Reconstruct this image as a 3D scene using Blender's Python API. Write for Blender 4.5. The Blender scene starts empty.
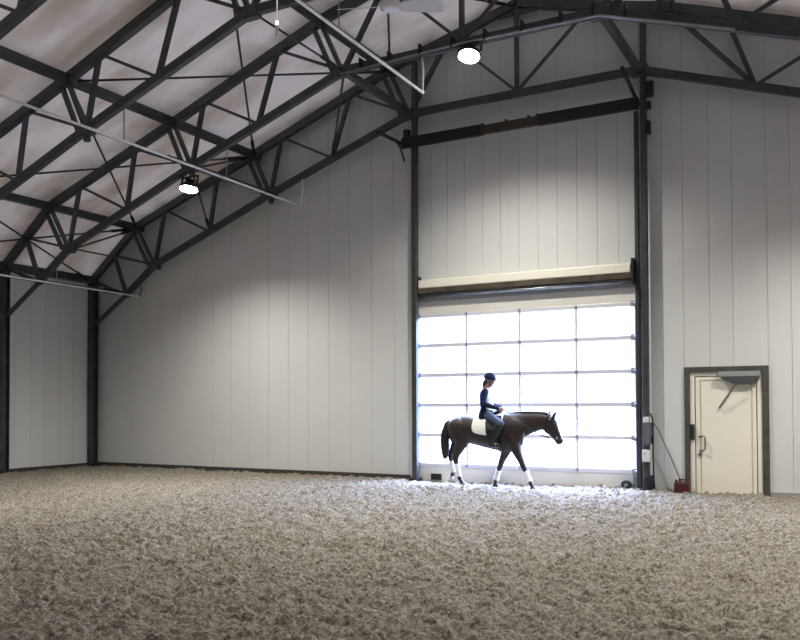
import bpy, bmesh, math, random
import numpy as np
from mathutils import Vector, Matrix

S = bpy.context.scene
COL = S.collection
PI = math.pi
random.seed(4)

# ------------------------------------------------------------------ camera
F, YAW, PITCH, ROLL, SHY, EYE = 840.43, .5004, .0205, -.0037, 66.6, 1.70
cr, sr = math.cos(ROLL), math.sin(ROLL)
fwd = Vector((-math.sin(YAW) * math.cos(PITCH), math.cos(YAW) * math.cos(PITCH), math.sin(PITCH)))
rgt = Vector((math.cos(YAW), math.sin(YAW), 0))
upv = rgt.cross(fwd)
e1 = rgt * cr + upv * sr           # image right
e2 = upv * cr - rgt * sr           # image up
cam_d = bpy.data.cameras.new('camera')
cam = bpy.data.objects.new('camera', cam_d)
COL.objects.link(cam)
M = Matrix((e1, e2, -fwd)).transposed().to_4x4()
M.translation = Vector((0, 0, EYE))
cam.matrix_world = M
cam_d.sensor_width = 36
cam_d.lens = F * 36 / 800
cam_d.shift_y = SHY / 800
cam_d.clip_end = 300
S.camera = cam


def at(px, py, Y):
    """Point of the place that stands at depth Y and is seen at photo pixel px, py."""
    x, y = (px - 400) / F, (py - 320 - SHY) / F
    d = fwd + e1 * x - e2 * y
    t = Y / d.y
    return Vector((d.x * t, Y, EYE + d.z * t))


# ------------------------------------------------------------------ materials
def mat(name, col, rough=.6, metal=0., spec=.5, bump=None, vary=None):
    m = bpy.data.materials.new(name)
    m.use_nodes = True
    nt = m.node_tree
    b = nt.nodes['Principled BSDF']
    b.inputs['Base Color'].default_value = (*col, 1)
    b.inputs['Roughness'].default_value = rough
    b.inputs['Metallic'].default_value = metal
    b.inputs['Specular IOR Level'].default_value = spec
    tc = nt.nodes.new('ShaderNodeTexCoord')
    if vary:
        sc, amt = vary
        n = nt.nodes.new('ShaderNodeTexNoise')
        n.inputs['Scale'].default_value = sc
        n.inputs['Detail'].default_value = 5
        r = nt.nodes.new('ShaderNodeValToRGB')
        r.color_ramp.elements[0].position = .3
        r.color_ramp.elements[1].position = .7
        r.color_ramp.elements[0].color = (*[c * (1 - amt) for c in col], 1)
        r.color_ramp.elements[1].color = (*[min(1, c * (1 + amt)) for c in col], 1)
        nt.links.new(tc.outputs['Object'], n.inputs['Vector'])
        nt.links.new(n.outputs['Fac'], r.inputs['Fac'])
        nt.links.new(r.outputs['Color'], b.inputs['Base Color'])
    if bump:
        sc, st = bump
        n = nt.nodes.new('ShaderNodeTexNoise')
        n.inputs['Scale'].default_value = sc
        n.inputs['Detail'].default_value = 6
        bp = nt.nodes.new('ShaderNodeBump')
        bp.inputs['Strength'].default_value = st
        bp.inputs['Distance'].default_value = .01
        nt.links.new(tc.outputs['Object'], n.inputs['Vector'])
        nt.links.new(n.outputs['Fac'], bp.inputs['Height'])
        nt.links.new(bp.outputs['Normal'], b.inputs['Normal'])
    return m


def emit(name, col, strength):
    m = bpy.data.materials.new(name)
    m.use_nodes = True
    nt = m.node_tree
    nt.nodes.remove(nt.nodes['Principled BSDF'])
    e = nt.nodes.new('ShaderNodeEmission')
    e.inputs['Color'].default_value = (*col, 1)
    e.inputs['Strength'].default_value = strength
    nt.links.new(e.outputs[0], nt.nodes['Material Output'].inputs['Surface'])
    return m


steel = mat('painted_steel', (.058, .070, .074), .40, .35, vary=(3, .25))
steel_light = mat('galvanised_steel', (.30, .33, .35), .38, .8, vary=(6, .2))
steel_black = mat('black_steel', (.010, .012, .018), .5, .2)
rod_m = mat('rod_steel', (.045, .05, .05), .5, .4)
panel_m = mat('white_wall_panel', (.63, .645, .65), .5, vary=(.6, .03))
plinth_m = mat('dark_plinth', (.05, .045, .04), .9)
cream = mat('cream_paint', (.81, .79, .69), .45, vary=(2, .02))
dooralu = mat('door_aluminium', (.74, .74, .80), .4, .1)
doorpanel = mat('door_panel_white', (.72, .71, .67), .5, vary=(2, .03))
wood_old = mat('weathered_wood', (.062, .050, .032), .8, vary=(5, .45), bump=(30, .4))
frame_dark = mat('dark_door_frame', (.075, .075, .07), .5, .2, vary=(4, .3))
grey_box = mat('grey_plastic', (.10, .11, .12), .5)
grey_closer = mat('grey_closer', (.36, .37, .37), .4, .3)
white_box = mat('white_plastic', (.62, .62, .60), .45)
rubber = mat('black_rubber', (.012, .012, .013), .6)
red_m = mat('dark_red_plastic', (.06, .009, .010), .45)
chrome = mat('satin_metal', (.32, .31, .28), .35, .9)
pipe_white = mat('white_pipe', (.88, .89, .89), .35)
fan_white = mat('fan_white', (.78, .79, .86), .4)
cord_m = mat('white_cord', (.85, .83, .80), .6)
hide = mat('bay_hide', (.019, .010, .009), .5, vary=(5, .3), bump=(140, .12))
hairblack = mat('black_hair', (.010, .009, .012), .5, bump=(90, .5))
hoof_m = mat('dark_hoof', (.025, .022, .02), .55)
hoof_pale = mat('pale_hoof', (.45, .38, .33), .55)
wrap_m = mat('white_wrap', (.80, .78, .80), .8, bump=(60, .3))
pad_m = mat('white_saddle_pad', (.78, .79, .72), .85, bump=(45, .4))
leather = mat('black_leather', (.008, .008, .010), .4, bump=(80, .2))
skin = mat('skin', (.36, .21, .15), .5)
navy = mat('navy_jacket', (.010, .018, .048), .9, spec=.2, bump=(60, .3))
glare_m = mat('chest_glare_white', (.82, .84, .88), .8)  # white painted in for the gate glare on the rider's chest
breech = mat('pale_blue_breeches', (.035, .06, .11), .8, bump=(50, .3))
hair_m = mat('dark_hair', (.02, .02, .03), .5, bump=(100, .4))
snow = mat('yard_gravel', (.10, .095, .09), .8, bump=(2, .3))
lens_m = emit('lamp_glow', (1.0, .97, .88), 30)

# glass: a thin clear sheet
glass = bpy.data.materials.new('clear_glazing')
glass.use_nodes = True
nt = glass.node_tree
nt.nodes.remove(nt.nodes['Principled BSDF'])
tr = nt.nodes.new('ShaderNodeBsdfTransparent')
tr.inputs['Color'].default_value = (.94, .96, .98, 1)
gl = nt.nodes.new('ShaderNodeBsdfGlossy')
gl.inputs['Roughness'].default_value = .05
mx = nt.nodes.new('ShaderNodeMixShader')
mx.inputs[0].default_value = .05
nt.links.new(tr.outputs[0], mx.inputs[1])
nt.links.new(gl.outputs[0], mx.inputs[2])
nt.links.new(mx.outputs[0], nt.nodes['Material Output'].inputs['Surface'])

# roof membrane: off-white coated fabric, a little light comes through it
fabric = bpy.data.materials.new('roof_fabric')
fabric.use_nodes = True
nt = fabric.node_tree
b = nt.nodes['Principled BSDF']
b.inputs['Roughness'].default_value = .7
tc = nt.nodes.new('ShaderNodeTexCoord')
mp = nt.nodes.new('ShaderNodeMapping')
mp.inputs['Scale'].default_value = (.35, 1.0, .35)
n1_ = nt.nodes.new('ShaderNodeTexNoise')
n1_.inputs['Scale'].default_value = .9
n1_.inputs['Detail'].default_value = 5
rp = nt.nodes.new('ShaderNodeValToRGB')
rp.color_ramp.elements[0].position = .33
rp.color_ramp.elements[0].color = (.40, .335, .27, 1)
rp.color_ramp.elements[1].position = .56
rp.color_ramp.elements[1].color = (.70, .665, .66, 1)
nt.links.new(tc.outputs['Object'], mp.inputs['Vector'])
nt.links.new(mp.outputs[0], n1_.inputs['Vector'])
nt.links.new(n1_.outputs['Fac'], rp.inputs['Fac'])
sx = nt.nodes.new('ShaderNodeSeparateXYZ')
nt.links.new(tc.outputs['Object'], sx.inputs[0])


def mnode(op, a, v):
    n = nt.nodes.new('ShaderNodeMath')
    n.operation = op
    nt.links.new(a, n.inputs[0])
    if isinstance(v, float):
        n.inputs[1].default_value = v
    else:
        nt.links.new(v, n.inputs[1])
    return n.outputs[0]


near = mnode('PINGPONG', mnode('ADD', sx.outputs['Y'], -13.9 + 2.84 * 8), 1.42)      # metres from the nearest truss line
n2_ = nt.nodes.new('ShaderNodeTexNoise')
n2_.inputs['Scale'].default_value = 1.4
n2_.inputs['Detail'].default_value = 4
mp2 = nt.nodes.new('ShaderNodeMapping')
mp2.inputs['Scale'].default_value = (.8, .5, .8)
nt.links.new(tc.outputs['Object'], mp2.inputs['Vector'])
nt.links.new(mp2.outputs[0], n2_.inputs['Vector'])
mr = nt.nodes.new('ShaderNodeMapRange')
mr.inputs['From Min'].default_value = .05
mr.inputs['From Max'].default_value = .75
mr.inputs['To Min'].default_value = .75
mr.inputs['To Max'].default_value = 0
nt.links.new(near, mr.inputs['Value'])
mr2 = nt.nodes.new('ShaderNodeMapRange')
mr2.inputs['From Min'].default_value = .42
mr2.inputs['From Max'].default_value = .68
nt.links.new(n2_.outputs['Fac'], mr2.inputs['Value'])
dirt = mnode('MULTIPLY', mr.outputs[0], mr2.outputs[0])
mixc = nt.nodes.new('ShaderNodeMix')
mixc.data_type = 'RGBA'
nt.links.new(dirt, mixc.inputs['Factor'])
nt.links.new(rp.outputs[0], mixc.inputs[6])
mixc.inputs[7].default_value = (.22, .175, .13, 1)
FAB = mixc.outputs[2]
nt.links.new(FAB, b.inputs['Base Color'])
tl = nt.nodes.new('ShaderNodeBsdfTranslucent')
mulc = nt.nodes.new('ShaderNodeMix')
mulc.data_type = 'RGBA'
mulc.blend_type = 'MULTIPLY'
mulc.inputs[0].default_value = 1
mulc.inputs[7].default_value = (1.0, .83, .62, 1)
nt.links.new(FAB, mulc.inputs[6])
nt.links.new(mulc.outputs[2], tl.inputs['Color'])
mx = nt.nodes.new('ShaderNodeMixShader')
mx.inputs[0].default_value = .0075
nt.links.new(b.outputs[0], mx.inputs[1])
nt.links.new(tl.outputs[0], mx.inputs[2])
nt.links.new(mx.outputs[0], nt.nodes['Material Output'].inputs['Surface'])

# riding footing: sand mixed with fibre
sand = bpy.data.materials.new('sand_footing')
sand.use_nodes = True
nt = sand.node_tree
b = nt.nodes['Principled BSDF']
b.inputs['Roughness'].default_value = .95
b.inputs['Specular IOR Level'].default_value = .15
tc = nt.nodes.new('ShaderNodeTexCoord')
na = nt.nodes.new('ShaderNodeTexNoise')
na.inputs['Scale'].default_value = 30
na.inputs['Detail'].default_value = 7
na.inputs['Roughness'].default_value = .7
ra = nt.nodes.new('ShaderNodeValToRGB')
ra.color_ramp.elements[0].position = .34
ra.color_ramp.elements[0].color = (.038, .032, .024, 1)
ra.color_ramp.elements[1].position = .66
ra.color_ramp.elements[1].color = (.35, .322, .272, 1)
nb = nt.nodes.new('ShaderNodeTexNoise')
nb.inputs['Scale'].default_value = 48
nb.inputs['Detail'].default_value = 5
bp = nt.nodes.new('ShaderNodeBump')
bp.inputs['Strength'].default_value = .55
bp.inputs['Distance'].default_value = .022
nt.links.new(tc.outputs['Object'], na.inputs['Vector'])
nt.links.new(tc.outputs['Object'], nb.inputs['Vector'])
nt.links.new(na.outputs['Fac'], ra.inputs['Fac'])
nt.links.new(ra.outputs[0], b.inputs['Base Color'])
nt.links.new(nb.outputs['Fac'], bp.inputs['Height'])
nt.links.new(bp.outputs[0], b.inputs['Normal'])


# ------------------------------------------------------------------ mesh helpers
def box(bm, x0, x1, y0, y1, z0, z1):
    vs = [bm.verts.new(p) for p in ((x0, y0, z0), (x1, y0, z0), (x1, y1, z0), (x0, y1, z0),
                                    (x0, y0, z1), (x1, y0, z1), (x1, y1, z1), (x0, y1, z1))]
    for f in ((3, 2, 1, 0), (4, 5, 6, 7), (0, 1, 5, 4), (1, 2, 6, 5), (2, 3, 7, 6), (3, 0, 4, 7)):
        bm.faces.new([vs[i] for i in f])


def beam(bm, p, q, w, h, ext=0.):
    """Box section from p to q; w sideways, h in the plane of the beam."""
    p, q = Vector(p), Vector(q)
    d = (q - p).normalized()
    p, q = p - d * ext, q + d * ext
    side = Vector((0, 1, 0)) if abs(d.y) < .7 else Vector((1, 0, 0))
    side = (side - d * side.dot(d)).normalized()
    o = d.cross(side).normalized()
    r = []
    for c in (p, q):
        r.append([bm.verts.new(c + side * (w / 2 * a) + o * (h / 2 * e)) for a, e in ((-1, -1), (1, -1), (1, 1), (-1, 1))])
    bm.faces.new(r[0][::-1])
    bm.faces.new(r[1])
    for i in range(4):
        j = (i + 1) % 4
        bm.faces.new((r[0][i], r[0][j], r[1][j], r[1][i]))


def ring(bm, c, a, b, n):
    return [bm.verts.new(c + a * math.cos(2 * PI * i / n) + b * math.sin(2 * PI * i / n)) for i in range(n)]


def skin_rings(bm, rs, cap=True):
    for k in range(len(rs) - 1):
        n = len(rs[k])
        for i in range(n):
            j = (i + 1) % n
            bm.faces.new((rs[k][i], rs[k][j], rs[k + 1][j], rs[k + 1][i]))
    if cap:
        bm.faces.new(rs[0][::-1])
        bm.faces.new(rs[-1])


def tube(bm, pts, r, n=10):
    """Round tube through pts; r one radius or a list."""
    pts = [Vector(p) for p in pts]
    rr = r if isinstance(r, (list, tuple)) else [r] * len(pts)
    rs = []
    prev = None
    for i, p in enumerate(pts):
        d = (pts[min(i + 1, len(pts) - 1)] - pts[max(i - 1, 0)]).normalized()
        if prev is None:
            ref = Vector((0, 0, 1)) if abs(d.z) < .9 else Vector((1, 0, 0))
            a = (ref - d * ref.dot(d)).normalized()
        else:
            a = (prev - d * prev.dot(d)).normalized()
        prev = a
        rs.append(ring(bm, p, a * rr[i], d.cross(a) * rr[i], n))
    skin_rings(bm, rs)


def ball(bm, c, rx, ry=None, rz=None, u=14, v=9, rot=None):
    ry = rx if ry is None else ry
    rz = rx if rz is None else rz
    m = Matrix.Translation(Vector(c)) @ (rot.to_4x4() if rot else Matrix()) @ Matrix.Diagonal((rx, ry, rz, 1))
    bmesh.ops.create_uvsphere(bm, u_segments=u, v_segments=v, radius=1, matrix=m)


def limb(bm, pts, rad, n=12):
    """Tapered chain with round joints."""
    for i in range(len(pts) - 1):
        tube(bm, [pts[i], pts[i + 1]], [rad[i], rad[i + 1]], n)
    for p, r in zip(pts, rad):
        ball(bm, p, r, u=12, v=8)


def loft(bm, secs, n=20):
    """secs: (centre, half axis a, half axis b)"""
    skin_rings(bm, [ring(bm, Vector(c), Vector(a), Vector(b_), n) for c, a, b_ in secs])


def lathe(bm, c, prof, n=20, axis='z'):
    c = Vector(c)
    rs = []
    for r, h in prof:
        r = max(r, .0005)
        if axis == 'z':
            rs.append(ring(bm, c + Vector((0, 0, h)), Vector((r, 0, 0)), Vector((0, r, 0)), n))
        else:
            rs.append(ring(bm, c + Vector((0, h, 0)), Vector((r, 0, 0)), Vector((0, 0, r)), n))
    skin_rings(bm, rs)


def world_origin(o):
    v = Vector((0, 0, 0))
    while o:
        v = v + o.location
        o = o.parent
    return v


def obj(name, bm, m, parent=None, smooth=False, bevel=0., loc=None):
    bmesh.ops.recalc_face_normals(bm, faces=bm.faces[:])
    if parent:
        bmesh.ops.translate(bm, verts=bm.verts[:], vec=-world_origin(parent))
    me = bpy.data.meshes.new(name)
    bm.to_mesh(me)
    bm.free()
    me.materials.append(m)
    if smooth:
        me.polygons.foreach_set('use_smooth', [True] * len(me.polygons))
    o = bpy.data.objects.new(name, me)
    COL.objects.link(o)
    if bevel:
        bv = o.modifiers.new('bevel', 'BEVEL')
        bv.width = bevel
        bv.segments = 2
        bv.limit_method = 'ANGLE'
    if parent:
        o.parent = parent
    return o


def remesh(bm, vox, smooth_it=4):
    """One continuous skin around overlapping closed shapes."""
    me = bpy.data.meshes.new('tmp')
    bmesh.ops.recalc_face_normals(bm, faces=bm.faces[:])
    bm.to_mesh(me)
    bm.free()
    o = bpy.data.objects.new('tmp', me)
    COL.objects.link(o)
    r = o.modifiers.new('r', 'REMESH')
    r.mode = 'VOXEL'
    r.voxel_size = vox
    s = o.modifiers.new('s', 'SMOOTH')
    s.factor = .5
    s.iterations = smooth_it
    dg = bpy.context.evaluated_depsgraph_get()
    out = bpy.data.meshes.new_from_object(o.evaluated_get(dg))
    bpy.data.objects.remove(o)
    bpy.data.meshes.remove(me)
    b2 = bmesh.new()
    b2.from_mesh(out)
    bpy.data.meshes.remove(out)
    return b2


def empty(name, loc):
    o = bpy.data.objects.new(name, None)
    o.location = loc
    COL.objects.link(o)
    return o


def tag(o, label, cat, group=None, kind=None):
    o['label'] = label
    o['category'] = cat
    if group:
        o['group'] = group
    if kind:
        o['kind'] = kind
    return o


def struct(o, label, cat):
    return tag(o, label, cat, kind='structure')


def B():
    return bmesh.new()


# ------------------------------------------------------------------ the hall
XC = -6.28                                   # middle of the gable
YW, YT, Y2, Y3, Y4 = 16.90, 16.69, 13.886, 11.03, 8.20
XL, XR = -19.18, 6.62
YB = -9.0                                    # wall behind the camera
ROOF = [(12.90, 5.27), (11.13, 6.74), (7.06, 8.16), (3.12, 9.56), (0, 10.36)]   # d from middle, height (membrane)


def roof_z(x):
    d = abs(x - XC)
    for (d0, z0), (d1, z1) in zip(ROOF, ROOF[1:]):
        if d1 <= d <= d0:
            return z0 + (z1 - z0) * (d0 - d) / (d0 - d1)
    return ROOF[0][1]


# floor: raked footing, hoof-churned
def vnoise(x, y, seed):
    xi, yi = np.floor(x).astype(np.int64), np.floor(y).astype(np.int64)
    xf, yf = x - xi, y - yi
    u, v = xf * xf * (3 - 2 * xf), yf * yf * (3 - 2 * yf)

    def h(a, b):
        n = (a * 374761393 + b * 668265263 + seed * 974711) & 0xffffffff
        n = ((n ^ (n >> 13)) * 1274126177) & 0xffffffff
        return ((n ^ (n >> 16)) & 0xffff) / 65535.
    return (h(xi, yi) * (1 - u) + h(xi + 1, yi) * u) * (1 - v) + (h(xi, yi + 1) * (1 - u) + h(xi + 1, yi + 1) * u) * v


def ground_h(x, y):
    z = .055 * (vnoise(x * 1.1, y * 1.1, 1) - .5)
    a = vnoise(x * 9 + 2 * vnoise(x * 3, y * 3, 9), y * 9 + 2 * vnoise(x * 3 + 40, y * 3, 8), 2)
    z = z + .08 * (np.abs(2 * a - 1) - .5)
    c = vnoise(x * 19 + y * 2, y * 19, 3)
    z = z + .045 * (np.abs(2 * c - 1) - .5)
    d = vnoise(x * 38, y * 38 + x * 5, 4)
    z = z + .02 * (d - .5)
    return z


xs = np.concatenate([np.arange(XL - .02, -10, .05), np.arange(-10, 1.6, .024), np.linspace(1.7, XR, 40)])
ys = np.concatenate([np.linspace(YB, 2.4, 50), np.arange(2.5, 9, .024), np.arange(9, YW + .13, .042)])
gx, gy = np.meshgrid(xs, ys)
gz = ground_h(gx, gy)
nx, ny = len(xs), len(ys)
co = np.stack([gx, gy, gz], -1).reshape(-1, 3)
ii = (np.arange(ny - 1)[:, None] * nx + np.arange(nx - 1)[None, :]).reshape(-1)
quads = np.stack([ii, ii + 1, ii + nx + 1, ii + nx], -1).astype(np.int32)
me = bpy.data.meshes.new('floor')
me.vertices.add(len(co))
me.vertices.foreach_set('co', co.astype(np.float32).ravel())
me.loops.add(quads.size)
me.loops.foreach_set('vertex_index', quads.ravel())
me.polygons.add(len(quads))
me.polygons.foreach_set('loop_start', np.arange(0, quads.size, 4, dtype=np.int32))
me.update(calc_edges=True)
me.polygons.foreach_set('use_smooth', [True] * len(quads))
me.materials.append(sand)
fl = bpy.data.objects.new('floor', me)
COL.objects.link(fl)
struct(fl, 'hoof-churned sand and fibre footing across the whole arena', 'floor')

# walls: upright white panels with narrow joints
GX0, GX1, GZ = -8.86, -3.80, 4.02            # gate opening
DX0, DX1, DZ = -2.97, -1.47, 2.385           # door opening


def wall_panels(bm, cuts, plane, thick, top, gaps=(), horizontal='x', sgn=1):
    for a, b_ in zip(cuts, cuts[1:]):
        a2, b2 = a + .003, b_ - .003
        z0 = -.1
        for (o0, o1, oz) in gaps:
            if o0 - .02 <= a and b_ <= o1 + .02:
                z0 = oz
        mids = [a2] + [m_ for m_ in brk if a2 < m_ < b2] + [b2] if horizontal == 'x' else [a2, b2]
        pts = [(a2, z0), (b2, z0)] + [(m_, top(m_)) for m_ in reversed(mids)]
        lo, hi = [], []
        for (u, z) in pts:
            if horizontal == 'x':
                lo.append(bm.verts.new((u, plane, z)))
                hi.append(bm.verts.new((u, plane + thick, z)))
            else:
                lo.append(bm.verts.new((plane, u, z)))
                hi.append(bm.verts.new((plane - sgn * thick, u, z)))
        bm.faces.new(lo)
        bm.faces.new(hi[::-1])
        for i in range(len(lo)):
            j = (i + 1) % len(lo)
            bm.faces.new((lo[i], hi[i], hi[j], lo[j]))


brk = sorted([XC - d for d, z in ROOF] + [XC + d for d, z in ROOF[:-1]])
cuts = [XL - .1]
x = -14.187 - .6 * 8
while x < GX0 - .3:
    cuts.append(x)
    x += .6
cuts.append(GX0)
cuts += [GX0 + (GX1 - GX0) * i / 12 for i in range(1, 12)]
cuts.append(GX1)
cuts += [-3.36, DX0, -2.49, -2.07, DX1]
x = -1.07
while x < XR - .2:
    cuts.append(x)
    x += .4
cuts.append(XR + .1)
w = B()
wall_panels(w, cuts, YW, .02, lambda x: roof_z(x) + .03, ((GX0, GX1, GZ), (DX0, DX1, DZ)))
bk = [c for c in (XL - .1, GX0, GX1, DX0, DX1, XR + .1)]
brk_save = brk
wall_panels(w, [bk[0], bk[1]], YW + .02, .12, lambda x: roof_z(x) + .03)
wall_panels(w, [bk[1] - .012, bk[2] + .012], YW + .02, .12, lambda x: roof_z(x) + .03, ((GX0 - .02, GX1 + .02, GZ),))
wall_panels(w, [bk[2], bk[3]], YW + .02, .12, lambda x: roof_z(x) + .03)
wall_panels(w, [bk[3] - .012, bk[4] + .012], YW + .02, .12, lambda x: roof_z(x) + .03, ((DX0 - .02, DX1 + .02, DZ),))
wall_panels(w, [bk[4], bk[5]], YW + .02, .12, lambda x: roof_z(x) + .03)
struct(obj('wall_back', w, panel_m), 'white panelled gable wall with the gate and door in it', 'wall')

w = B()
cy = [YB]
y = 14.759 - .46 * 51
while y < YW:
    if y > YB + .1:
        cy.append(y)
    y += .46
cy.append(YW + .14)
wall_panels(w, cy, XL, .02, lambda y: ROOF[0][1] + .03, horizontal='y')
box(w, XL - .14, XL - .02, YB, YW + .14, -.1, ROOF[0][1] + .03)
struct(obj('wall_left', w, panel_m), 'long low white panelled wall on the left side', 'wall')
w = B()
box(w, XR, XR + .14, YB, YW + .14, -.1, ROOF[0][1] + .03)
struct(obj('wall_right', w, panel_m), 'long low white wall out of frame on the right', 'wall')
w = B()
brk = brk_save
wall_panels(w, [XL - .1, XR + .1], YB - .14, .14, lambda x: roof_z(x) + .03)
struct(obj('wall_front', w, panel_m), 'white gable wall behind the photographer', 'wall')

# skirting at the foot of the walls
for x0, x1, nm, lab in ((XL, GX0 - .12, 'baseboard_back', 'dark plinth strip at the foot of the gable wall left of gate'),):
    w = B()
    box(w, x0, x1, YW - .05, YW, -.06, .085)
    struct(obj(nm, w, plinth_m), lab, 'baseboard')
w = B()
box(w, XL, XL + .05, YB, YW - .05, -.06, .07)
struct(obj('baseboard_left', w, plinth_m), 'dark plinth strip at the foot of the left wall', 'baseboard')
w = B()
box(w, DX1 + .02, XR, YW - .03, YW, -.06, .05)
struct(obj('baseboard_right', w, mat('grey_plinth', (.3, .29, .28), .8)), 'grey plinth strip at the foot of the wall right of the door', 'baseboard')

# ceiling membrane, pulled over the trusses, sagging a little between them
w = B()
prof = [(XC - d, z) for d, z in ROOF] + [(XC + d, z) for d, z in reversed(ROOF[:-1])]
xs_ = []
for (xa, za), (xb, zb) in zip(prof, prof[1:]):
    for k in range(8):
        xs_.append((xa + (xb - xa) * k / 8, za + (zb - za) * k / 8))
xs_.append(prof[-1])
ysr = list(np.linspace(YB, YW + .12, 75))
TY = [YT, Y2, Y3, Y4, 5.37, 2.54, -.29, -3.12, -5.95, -8.8]
rows = []
for yy in ysr:
    dd = min(abs(yy - t) for t in TY)
    row = []
    for (xx, zz) in xs_:
        wob = .03 * float(vnoise(np.array(xx * 1.7), np.array(yy * 1.3), 21)) - .015
        edge = min(1, (12.9 - abs(xx - XC)) / 1.2)
        row.append(w.verts.new((xx, yy, zz + (wob - .05 * math.sin(min(1, dd / 1.4) * PI / 2)) * max(0, edge))))
    rows.append(row)
for i in range(len(rows) - 1):
    for j in range(len(rows[0]) - 1):
        w.faces.new((rows[i][j], rows[i][j + 1], rows[i + 1][j + 1], rows[i + 1][j]))
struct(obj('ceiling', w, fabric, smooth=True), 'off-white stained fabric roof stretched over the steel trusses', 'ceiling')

# yard outside the gate
w = B()
box(w, -60, 50, YW + .15, 90, -.5, -.03)
g_out = obj('ground', w, snow)
struct(g_out, 'open yard ground outside the glazed gate', 'ground')

# ------------------------------------------------------------------ roof trusses
TOP = dict(eave=(12.78, 5.22), eb=(11.93, 5.88), B=(11.05, 6.58), T0=(10.02, 6.93), T0b=(8.2, 7.56), A=(7.0, 7.98),
           T1=(6.15, 8.285), T2=(4.15, 9.0), C=(3.08, 9.38), T3=(1.6, 9.77), R=(0, 10.17))
BOT = dict(knee=(12.65, 3.98), ne=(11.44, 4.74), n0=(10.38, 5.48), m0=(8.46, 6.19), n1=(6.48, 6.92), m=(4.66, 7.56),
           n2=(2.555, 8.26), bc=(0, 8.30))
NODE = {**TOP, **BOT}


def nd(k, s, Y=0., loc=True):
    d, z = NODE[k]
    return Vector((s * d, Y, z)) if loc else Vector((XC + s * d, Y, z))


def make_truss(Y, label, gable=False):
    t = empty('roof_truss', (XC, Y, 0))
    O = Vector((XC, Y, 0))
    tag(t, label, 'truss', 'steel roof trusses')

    def P(k, s, off=0.):
        return O + nd(k, s) + Vector((s * off, 0, 0))
    b1 = B()
    for s in (-1, 1):
        for a, c in (('eave', 'B'), ('B', 'A'), ('A', 'C'), ('C', 'R')):
            beam(b1, P(a, s), P(c, s), .15, .185, .04)
    obj('top_chord', b1, steel, t, bevel=.012)
    b1 = B()
    beam(b1, P('n2', -1), P('n2', 1), .13, .15, .03)
    for s in (-1, 1):
        beam(b1, P('n2', s), P('n1', s), .13, .15, .03)
        beam(b1, P('n1', s), P('n0', s), .13, .15, .03)
        beam(b1, P('n0', s), P('ne', s), .13, .15, .03)
        beam(b1, P('ne', s), P('knee', s), .09, .10, .02)
    obj('bottom_chord', b1, steel, t, bevel=.012)
    for s in (-1, 1):
        bars = [('T0', 'n0', .10), ('T0', 'm0', .065), ('T0b', 'm0', .10), ('T0b', 'n1', .065), ('T1', 'n1', .10), ('T1', 'm', .065),
                ('T2', 'm', .10), ('T2', 'n2', .065), ('T3', 'n2', .10), ('T3', 'bc', .065), ('eb', 'ne', .10), ('eb', 'n0', .065),
                ('eave', 'ne', .09)]
        if gable and s > 0:
            bars = [b_ for b_ in bars if b_[:2] != ('T2', 'n2')] + [('C', 'm', .10)]
        for a, c, wd in bars:
            bb = B()
            beam(bb, P(a, s), P(c, s), wd * .8, wd * .88)
            obj('web_bar', bb, steel, t)
        for a, c in (('A', 'n1'), ('B', 'n0'), ('C', 'n2')):
            if gable and s > 0 and a == 'C':
                continue
            for off in (.03, .24):
                bb = B()
                beam(bb, P(a, s, off), P(c, s, off), .075, .08)
                obj('knee_bar', bb, steel, t)
        for k in ('n0', 'n1', 'n2', 'A', 'B', 'C'):
            bb = B()
            c = P(k, s)
            box(bb, c.x - .17, c.x + .17, c.y - .085, c.y + .085, c.z - .13, c.z + .10)
            obj('gusset', bb, steel, t, bevel=.03)
        bb = B()
        c = P('n1', s)
        box(bb, c.x - .05, c.x + .05, c.y - .05, c.y + .05, c.z - .24, c.z - .05)
        obj('bolt_plate', bb, steel, t, bevel=.01)
    bb = B()
    beam(bb, P('R', 1), P('bc', 1), .08, .085)
    obj('king_post', bb, steel, t)
    bb = B()
    c = P('R', 1)
    bm_pts = [(-.62, -.10), (.62, -.10), (.45, -.24), (-.45, -.24)]
    vs = [[bb.verts.new((c.x + a, c.y + dy, c.z + h)) for a, h in bm_pts] for dy in (-.03, .03)]
    bb.faces.new(vs[0])
    bb.faces.new(vs[1][::-1])
    for i in range(4):
        bb.faces.new((vs[0][i], vs[0][(i + 1) % 4], vs[1][(i + 1) % 4], vs[1][i]))
    obj('ridge_plate', bb, steel, t)
    return t


def dup(root, loc, label):
    r = root.copy()
    COL.objects.link(r)
    r.location = loc
    r['label'] = label
    for ch in root.children:
        c = ch.copy()
        COL.objects.link(c)
        c.parent = r
    return r


tr1 = make_truss(YT, 'steel roof truss standing flat against the white gable wall', True)
tr2 = make_truss(Y2, 'roof truss one bay before the gable, carrying conduit and both lit lamps')
tr3 = dup(tr2, (XC, Y3, 0), 'roof truss two bays before the gable, with the ceiling fan under it')
tr4 = dup(tr2, (XC, Y4, 0), 'nearest roof truss, crossing only the top left corner of the photo')

# columns
w = B()


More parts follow.
